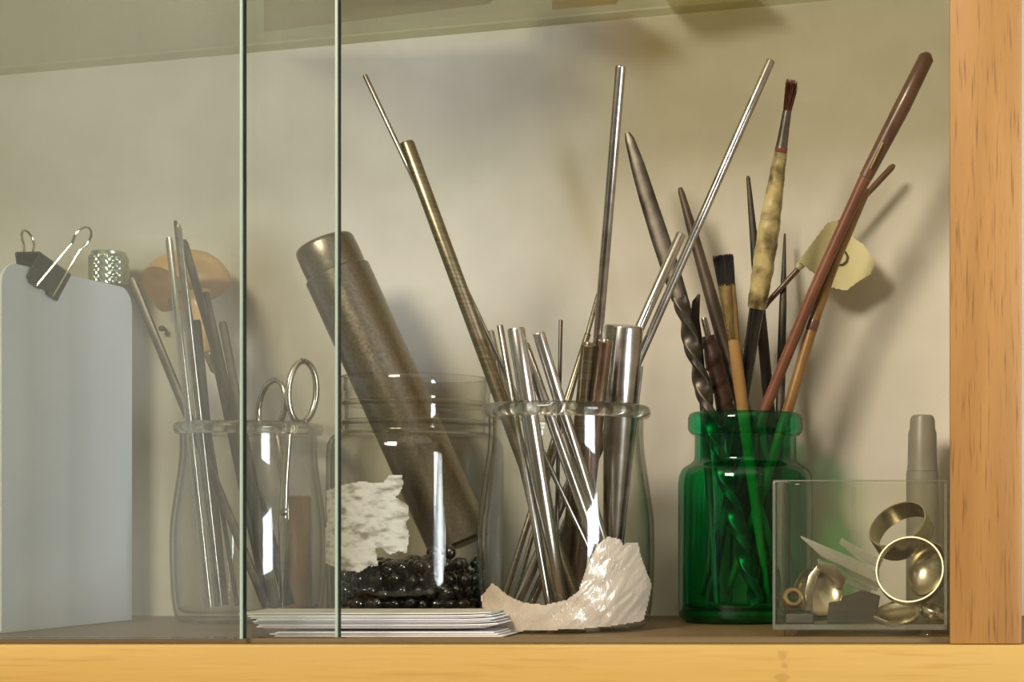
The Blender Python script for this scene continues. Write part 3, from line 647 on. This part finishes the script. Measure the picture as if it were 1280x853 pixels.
MB().tube([a.lerp(b, frac(380)), a.lerp(b, frac(420)), a.lerp(b, frac(520)), b], [9.5 * s, 8.5 * s, 7 * s, 4 * s], 20).build('brush_handle', M['black_paint'], root)
bristles(root, a, ax_, side, 4.4 * s, 4.4 * s, .0162, .75, M['red_hair'], 190, .3)
# files
def taper(name, q, w, m, label, cat, flat=1, power=2.0):
    e = endpoints(*q, zb=.010)
    o = MB().tube([e[0]] + [e[0].lerp(e[1], t) for t in (.006, .2, .4, .6, 1)], [w[0] * s * .6] + [x * s for x in w], 16, flat, power=power).build(name, m, None, angle=45)
    return tag(o, label, cat)
taper('needle_file', (935, 220, 962, 515, .9786, .9899), (2.6, 6, 7, 7, 6), M['black_steel'], 'dark blunt-ended file standing behind the taped round brush', 'file', .6)
taper('needle_file', (981, 292, 975, 515, 1.0069, .9594), (1.5, 4.8, 5.8, 5.5, 5), M['black_steel'], 'dark pointed file between the taped brush and the lacquered brushes', 'file', .6)
# two lacquered brushes
jk = [P(1160, 66, .9544), P(1158, 72, .9546), P(1127, 135, .957), P(1082, 222, .959), P(1074, 238, .9594), P(1016, 366, .963), P(956, 512, .9662), P(912, 630, .968), P(876, 744, .9684)]
root = empty('long_brush', jk[-1], 'longest brush with dark brown top and red-brown handle leaning right', 'brush')
MB().tube(jk[:4], [4 * s, 9.5 * s, 10.5 * s, 8.5 * s], 20).build('handle_end', M['brown_paint'], root, angle=50)
MB().tube([jk[3].lerp(jk[4], .05)] + jk[4:], [8 * s, 7.2 * s, 7 * s, 7 * s, 6 * s, 4.5 * s], 20).build('brush_handle', M['red_paint'], root)
MB().tube([P(1104, 178, .9530), P(1088, 211, .9540)], [1.1 * s, 1.1 * s], 8).build('gold_mark', M['brass'], root)
jo = [P(1083, 236, .9698), P(1081, 241, .9698), P(1046, 321, .9696), P(1036, 346, .9695), P(1018, 400, .969), P(985, 512, .9686), P(945, 640, .9684), P(908, 744, .9683)]
root = empty('ochre_brush', jo[-1], 'ochre lacquered brush handle just below the red-brown one', 'brush')
MB().tube(jo, [4 * s, 6 * s, 7 * s, 7.2 * s, 7.2 * s, 7 * s, 6 * s, 4.5 * s], 20).build('brush_handle', M['gold_paint'], root)
MB().tube([jo[4].lerp(jo[5], t_) for t_ in (0, .02, .1, .12)], [7.2 * s, 7.6 * s, 7.6 * s, 7.2 * s], 20).build('painted_band', M['brown_paint'], root)
# bent stick with a tape flag
sp = [P(1118, 206, 1.003), P(1114, 210, 1.003), P(1046, 283, 1.0), P(960, 378, .996), P(938, 410, .995), P(925, 455, .994), P(918, 520, .9905), P(914, 700, .9845), P(913, 752, .984)]
root = empty('flagged_stick', sp[-1], 'thin brown stick bent into the green jar with a yellowed tape flag', 'stick')
MB().tube(sp, [2.2 * s, 4.3 * s, 3.6 * s, 3.6 * s, 3.4 * s, 3.2 * s, 3 * s, 2.5 * s, 2 * s], 14).build('stick', M['brown_paint'], root, angle=60)
fl_ = zp([(165, 675), (255, 555), (285, 552), (330, 600), (365, 625), (385, 655), (400, 680), (385, 715), (350, 735), (310, 765), (262, 752), (215, 712)], 930, 50, 2.437)
fl_d = lambda x, y: .9975 + .006 * max(0, (x - 1000) / 95) + .0015 * math.sin(x * .06)
fo = patch(fl_, 1.6, lambda x, y: P(x, y, fl_d(x, y) - .0035), .0005, lambda p: Vector((0, -1, 0))).build('tape_flag', M['flag'], root, angle=50)
fo['label'] = 'yellowed torn tape flag with a small drawn loop'
ink = [(1031, 304), (1033, 311), (1036, 316), (1039, 320)]
ink = zp([(293, 640), (308, 645), (316, 660), (312, 675), (300, 685), (286, 684)], 930, 50, 2.437)
MB().tube([P(x, y, fl_d(x, y) - .0040) for x, y in ink], [.0006] * len(ink), 6).build('ink_loop', M['ink'], fo)
MB().tube([P(997, 336, .9968), P(1001, 331.5, .9968), P(1040, 288.5, .9985), P(1044, 284, .9985)], [4 * s, 5.4 * s, 5.2 * s, 4 * s], 14).build('tape_roll', M['flag'], root)

# ------------------------------------------------------------------ stack of cards
def card(x0, x1, d0, d1, z, th, m, label, cat, rot=0, curl=0, group='cards in front of the jars'):
    X0, X1 = (x0 - CX) * d0 / F, (x1 - CX) * d0 / F; nx = 14; mb = MB(); vs = []
    mx = (X0 + X1) / 2
    for lay_ in (0, 1):
        for i in range(nx + 1):
            for y in (d0, d1):
                x = lerp(X0, X1, i / nx); c_ = curl * max(0, (i / nx - .82) / .18) ** 2
                yy = y + (x - mx) * math.tan(rot)
                vs.append((x, yy, z + c_ + lay_ * th))
    n = (nx + 1) * 2; fs = []
    for i in range(nx):
        a_, b_, c_, d_ = i * 2, i * 2 + 1, i * 2 + 3, i * 2 + 2
        fs += [(a_, b_, c_, d_), (a_ + n, d_ + n, c_ + n, b_ + n), (a_, d_, d_ + n, a_ + n), (b_, b_ + n, c_ + n, c_)]
    fs += [(0, n, n + 1, 1), (2 * nx, 2 * nx + 1, n + 2 * nx + 1, n + 2 * nx)]
    return tag(mesh(name_card, vs, fs, m, None, angle=30), label, cat, group)
name_card = 'paper_card'
ORD = ['lowest white', 'second lowest white', 'third lowest white', 'fourth lowest white', 'fifth lowest white', 'middle white', 'fifth highest white', 'fourth highest white', 'third highest white', 'second highest white', 'highest white']
specs = [(343, 628, .840, .878, 0), (337, 622, .843, .879, 0), (345, 617, .842, .878, 0), (330, 606, .846, .880, .0006), (321, 616, .843, .879, .0012), (323, 622, .842, .878, .0012),
         (318, 619, .845, .880, .0014), (316, 612, .843, .879, .0012), (321, 618, .842, .879, .0014), (314, 614, .844, .880, .0016), (310, 606, .843, .879, .0010)]
z = .0006
for i, (x0, x1, d0, d1, cu) in enumerate(specs):
    card(x0, x1, d0, d1, z, .0005, M['paper'], ORD[i] + ' paper card in the stack before the jars', 'card', rot=R(random.uniform(-.8, .8)), curl=cu * .6 if i > 2 else 0)
    z += .00082 if i != 2 else .0018
card(299, 613, .847, .884, z + .0001, .0007, M['card'], 'grey top card of the stack lying before the jars', 'card', R(.6), .0006, None)

# ------------------------------------------------------------------ clipped sheets at the left
b0, b1 = P(2, 793, .868), P(165, 776, .976)
uu = Vector((b1.x - b0.x, b1.y - b0.y, 0)).normalized(); nn = Vector((uu.y, -uu.x, 0)); L = Vector((b1.x - b0.x, b1.y - b0.y, 0)).length
org = Vector((b0.x, b0.y, 0))
def W(u_, v_, n_): return org + uu * u_ + Vector((0, 0, v_)) + nn * n_
def rounded_sheet(u0, u1, v0, v1, rc, n0, n1, lean=0):
    out = []
    for cx_, cz_, a0 in ((u0 + rc, v0 + .001, 180), (u1 - .002, v0 + .001, 270), (u1 - rc, v1 - rc, 0), (u0 + rc, v1 - rc, 90)):
        rr = rc if cz_ > .05 else .001
        cx2 = cx_ if cz_ > .05 else (u0 + .001 if a0 == 180 else u1 - .001)
        for k_ in range(9): a = R(a0 + 90 * k_ / 8); out.append((cx2 + rr * math.cos(a), cz_ + rr * math.sin(a)))
    n = len(out); vs = [W(x, y, n0 - y * lean) for x, y in out] + [W(x, y, n1 - y * lean) for x, y in out]
    return MB().add(vs, [tuple(range(n)), tuple(range(n, 2 * n))[::-1]] + [(i, i + n, (i + 1) % n + n, (i + 1) % n) for i in range(n)])
pad = empty('sheet_stack', W(L / 2, 0, -.002), 'stack of white rounded sheets standing upright under the binder clip', 'sheets')
rounded_sheet(0, L, .0004, .180, .011, -.0010, 0).build('front_sheet', M['sheet'], pad, angle=40)
rounded_sheet(.0005, L - .001, .0004, .1795, .011, -.0022, -.0012).build('middle_sheet', M['paper'], pad, angle=40)
# binder clip
ctr = W(.033, .1785, -.0015); th = R(-17)
cu_, cv_ = uu * math.cos(th) + Vector((0, 0, math.sin(th))), -uu * math.sin(th) + Vector((0, 0, math.cos(th)))
def K(u_, v_, n_): return ctr + cu_ * u_ + cv_ * v_ + nn * n_
bc = empty('binder_clip', ctr, 'black binder clip with wire handles on the white sheets', 'binder clip')
hw, tk = .0130, .0007
prof = [(-.0022, -.0088), (-.0068, .0048), (-.0062, .0057), (.0062, .0057), (.0068, .0048), (.0022, -.0088)]
mb = MB(); vs = []
inn = [(n_ * .86, v_ * .86 - .0002) for n_, v_ in prof]
for e in (-hw, hw):
    vs += [K(e, v_, n_) for n_, v_ in prof] + [K(e, v_, n_) for n_, v_ in inn]
fs = []
for i in range(5):
    fs += [(i, i + 1, i + 13, i + 12), (i + 6, i + 18, i + 19, i + 7), (i, i + 6, i + 7, i + 1), (i + 12, i + 13, i + 19, i + 18)]
fs += [(0, 12, 18, 6), (5, 11, 23, 17)]
mb.add(vs, fs).build('clip_body', M['clip'], bc, angle=25)
for sg in (1, -1):
    for us in (-.55, .55):
        MB().tube([K(us * hw - .0040, -.0091, sg * .0028), K(us * hw + .0040, -.0091, sg * .0028)], .0012, 12, ref=tuple(nn)).build('jaw_roll', M['clip'], bc)
def handle(path): MB().tube([K(*p) for p in path], .00062, 10).build('wire_handle', M['wire'], bc)
fh = []
for t in range(0, 11):
    a = R(-40 + 260 * t / 10); fh.append((.0052 * math.cos(a), .0288 + .0054 * math.sin(a)))
hl = lambda q, tilt, sg: (q[0], -.0098 + (q[1]) * math.cos(tilt), sg * (.0035 + q[1] * math.sin(tilt)))
P1 = [(.0066, 0), (.0052, .012), (.0036, .0238)] + fh + [(-.0036, .0238), (-.0052, .012), (-.0066, 0)]
handle([hl((q[0], q[1] * 1.12), R(27), 1) for q in P1])
handle([hl(q, R(15), -1) for q in P1])

# ------------------------------------------------------------------ knurled container behind the sheets
kc = Vector(((136 - CX) * .998 / F, .998, 0)); kr_ = .0104
kz = P(136, 315, .998).z
kn = empty('knurled_container', kc, 'slim container with a knurled nickel cap behind the white sheets', 'container')
MB().lathe([(0, 0), (kr_ * .93, 0), (kr_ * .95, .001), (kr_ * .95, kz - .022), (kr_ * .8, kz - .0195), (0, kz - .0195)], kc, seg=32).build('container_body', M['grey_plastic'], kn)
rows = 36; prof = [(kr_ * .86, kz - .0190), (kr_, kz - .0185)] + [(kr_, kz - .0183 + .0150 * i / rows) for i in range(rows + 1)] + [(kr_ * .93, kz - .0022), (kr_ * .86, kz - .0018), (kr_ * .86, kz - .0004), (kr_ * .82, kz), (0, kz)]
seg = 192
def kn_f(i, j):
    if 2 <= i <= rows + 2:
        p1 = (j / seg * 24 + i / rows * 4) % 1; p2 = (j / seg * 24 - i / rows * 4) % 1
        return 1 - .045 * (1 - min(1, 2.2 * min(p1, 1 - p1, p2, 1 - p2)))
    return 1
MB().lathe([(0, kz - .0190)] + prof, kc, seg=seg, rfun=lambda i, j: kn_f(i - 1, j)).build('knurled_cap', M['nickel'], kn, angle=18)

# ------------------------------------------------------------------ glue-stick shaped bottle behind the clear box
gc = Vector(((1153 - CX) * .99 / F, .99, 0)); q = .00044
gz = P(1153, 519, .99).z
gb_ = empty('plastic_bottle', gc, 'slim grey plastic bottle with stepped cap behind the clear box', 'bottle')
MB().lathe([(0, 0), (19.5 * q, 0), (20.5 * q, .001), (20.5 * q, gz - .034), (20 * q, gz - .031), (0, gz - .031)], gc, seg=40).build('bottle_body', M['grey_plastic'], gb_)
MB().lathe([(0, gz - .0308), (19.6 * q, gz - .0308), (18.6 * q, gz - .027), (17.8 * q, gz - .010), (16 * q, gz - .0075), (15.6 * q, gz - .003), (13.5 * q, gz - .0006), (11.5 * q, gz), (5 * q, gz - .0002), (3 * q, gz - .0012), (0, gz - .0012)], gc, seg=40).build('bottle_cap', M['grey_plastic'], gb_, angle=30)

# ------------------------------------------------------------------ clear box with silver bits
bx0, bx1 = P(966, 0, .848).x, -.0062; by0, by1 = .848, .920; bz0, bz1 = .0036, P(1070, 602, .848).z
box = empty('clear_box', ((bx0 + bx1) / 2, (by0 + by1) / 2, 0), 'open clear acrylic box of silver bits beside the oak post', 'box')
t = .0018
for nme, a in (('front_panel', (bx0, bx1, by0, by0 + t, bz0, bz1)), ('back_panel', (bx0, bx1, by1 - t, by1, bz0, bz1)), ('side_panel', (bx0, bx0 + t, by0 + t, by1 - t, bz0, bz1)), ('side_panel', (bx1 - t, bx1, by0 + t, by1 - t, bz0, bz1)), ('base_panel', (bx0 + t, bx1 - t, by0 + t, by1 - t, bz0, bz0 + .0025))):
    MB().box(*a, b=.0005).build(nme, M['acrylic'], box, angle=30)
for a in ((bx0 - .0001, bx0 + .0012, by0 - .0001, by0 + .0012, bz0, bz1), (bx0 + .0012, bx1, by0 - .0001, by0 + t + .0001, bz1, bz1 + .0006), (bx0, bx0 + t, by0 + t, by1, bz1, bz1 + .0006), (bx0 + .0012, bx1, by0 - .0001, by0 + .0008, bz0 - .0002, bz0 + .0022), (bx1 - .0012, bx1 + .0001, by0 - .0001, by0 + .0012, bz0, bz1)):  # pale strips paint in the highlights on the box edges
    MB().box(*a).build('edge_highlight', M['edge_glint'], box, smooth=False)
dx = P(1068, 0, .918).x
MB().box(dx - .0006, dx + .0006, by1 - .012, by1 - t, bz0 + .036, bz1 - .002).build('divider_rib', M['acrylic'], box, smooth=False)
for x in (bx0 + .008, bx1 - .010):
    for y in (by0 + .006, by1 - .008):
        MB().lathe([(0, 0), (.0030, 0), (.0034, .0006), (.0034, bz0), (0, bz0)], (x, y, 0), seg=16).build('box_foot', M['acrylic'], box)
fl0 = bz0 + .0027
def ring(c, axis, r, hgt, th_, name, label, cat, m='silver', seg=56):
    o = MB().lathe([(r - th_, -hgt / 2), (r - th_ * .3, -hgt / 2), (r, -hgt / 2 + th_ * .4), (r, hgt / 2 - th_ * .4), (r - th_ * .3, hgt / 2), (r - th_, hgt / 2), (r - th_, -hgt / 2)], c, axis, seg).build(name, M[m], None, angle=40)
    return tag(o, label, cat, 'silver bits in the clear box')
ring(P(1127, 664, .893), (-.38, -.62, .68), .0156, .0105, .0011, 'silver_ring', 'wide silver band ring standing tilted at the top of the clear box', 'ring')
ring(P(1138, 714, .868), (-.10, -.94, .30), .0168, .0062, .0010, 'silver_hoop', 'large silver hoop facing out of the clear box beside the oak post', 'ring', 'silver_soft')
def dish(c, axis, r, dep, name, label, m='silver'):
    pr = [(r * math.cos(R(a)), -dep * math.sin(R(a))) for a in range(0, 90, 10)]
    o = MB().lathe(pr + [(0, -dep), (0, -dep - .0006)] + [(a + .0004, b_ - .0006) for a, b_ in pr[::-1]] + [pr[0]], c, axis, 40).build(name, M[m], None, angle=50)
    return tag(o, label, name.split('_')[-1], 'silver bits in the clear box')
dish(Vector((P(1122, 0, .862).x, .8645, fl0 + .0045)), (-.1, -.45, .88), .0112, .0036, 'shallow_dish', 'small shallow silver dish lying under the silver cup')
dish(P(1158, 712, .896), (-.72, -.62, .3), .0135, .009, 'silver_bowl', 'little silver bowl tipped behind the silver cup near the oak post')
dish(Vector((P(1024, 0, .89).x, .893, fl0 + .013)), (.35, -.85, .35), .0125, .006, 'curved_scrap', 'curved silver scrap standing at the left of the clear box')
def shard(pts, w_, name, label, m='shard', flat=.25):
    o = MB().tube([P(*p) for p in pts], [x * .000385 for x in w_], 10, flat, power=3).build(name, M[m], None, angle=25)
    return tag(o, label, 'shard' if m == 'shard' else 'strip', 'silver bits in the clear box')
shard([(1001, 671, .868), (1030, 690, .868), (1065, 706, .869), (1094, 722, .870)], [1, 7, 8, 6], 'plastic_shard', 'longest pointed clear shard slanting across the clear box')
shard([(1035, 694, .876), (1062, 712, .876), (1098, 736, .877)], [3, 6, 5], 'plastic_shard', 'clear shard lying lowest in the slanting bundle')
shard([(1050, 676, .882), (1070, 690, .882), (1102, 706, .882)], [4, 6, 6], 'plastic_shard', 'short clear shard on the top of the slanting bundle')
shard([(1022, 700, .884), (1050, 722, .884), (1088, 740, .884)], [2, 5, 4], 'plastic_shard', 'thin clear shard at the back of the slanting bundle')
shard([(1012, 768, .872), (1010, 745, .872), (1016, 722, .873), (1026, 706, .875)], [4, 6, 6, 3], 'silver_strip', 'bent silver strip standing beside the dark block', 'silver', .3)
shard([(1022, 706, .866), (1040, 712, .866), (1052, 724, .867), (1048, 738, .868)], [4, 7, 7, 3], 'silver_strip', 'folded silver strip above the dark block', 'silver', .3)
shard([(1092, 772, .853), (1108, 779, .853)], [2.5, 2.5], 'silver_strip', 'tiny silver sliver on the floor of the clear box', 'silver', .8)
X0 = P(1034, 0, .862).x; X1 = P(1094, 0, .862).x
mb = MB(); pr = [(X0, fl0), (X1, fl0), (X1 + .002, fl0 + .012), (lerp(X0, X1, .72), fl0 + .0148), (lerp(X0, X1, .3), fl0 + .0118), (lerp(X0, X1, .28), fl0 + .0096), (X0 + .0008, fl0 + .009)]
n = len(pr); vs = [(x, .861, z_) for x, z_ in pr] + [(x, .872, z_) for x, z_ in pr]
mb.add(vs, [tuple(range(n)), tuple(range(n, 2 * n))[::-1]] + [(i, i + n, (i + 1) % n + n, (i + 1) % n) for i in range(n)])
tag(mb.build('dark_block', M['dark_block'], None, smooth=False), 'dark grey stepped block on the floor of the clear box', 'block', 'silver bits in the clear box')
ring(P(990, 748, .866), (.3, -.85, .3), .0052, .005, .0022, 'metal_nut', 'small thick gold-toned ring at the left end of the clear box', 'ring', 'brass', 12)
o = MB().bbox(P(984, 0, .86).x, P(1018, 0, .86).x, .853, .862, fl0, fl0 + .0042, .0006).build('grey_offcut', M['dark_block'], None, angle=30)
tag(o, 'flat grey offcut at the left corner of the clear box', 'offcut', 'silver bits in the clear box')
ring(Vector((P(1168, 0, .86).x, .862, fl0 + .0046)), (.3, -.2, .92), .0072, .0045, .001, 'silver_ring', 'little silver ring lying near the oak post in the clear box', 'ring')

# nail in the back wall
nl = P(203, 411, DB - .004)
tag(MB().lathe([(0, .006), (.0016, .0055), (.0018, .0045), (.0009, .004), (.0009, 0), (0, 0)], Vector((nl.x, DB - .0002, nl.z)), (0, -1, 0), 12).build('wall_nail', M['black_steel']), 'small dark nail in the cream back wall under the wooden knob', 'nail')
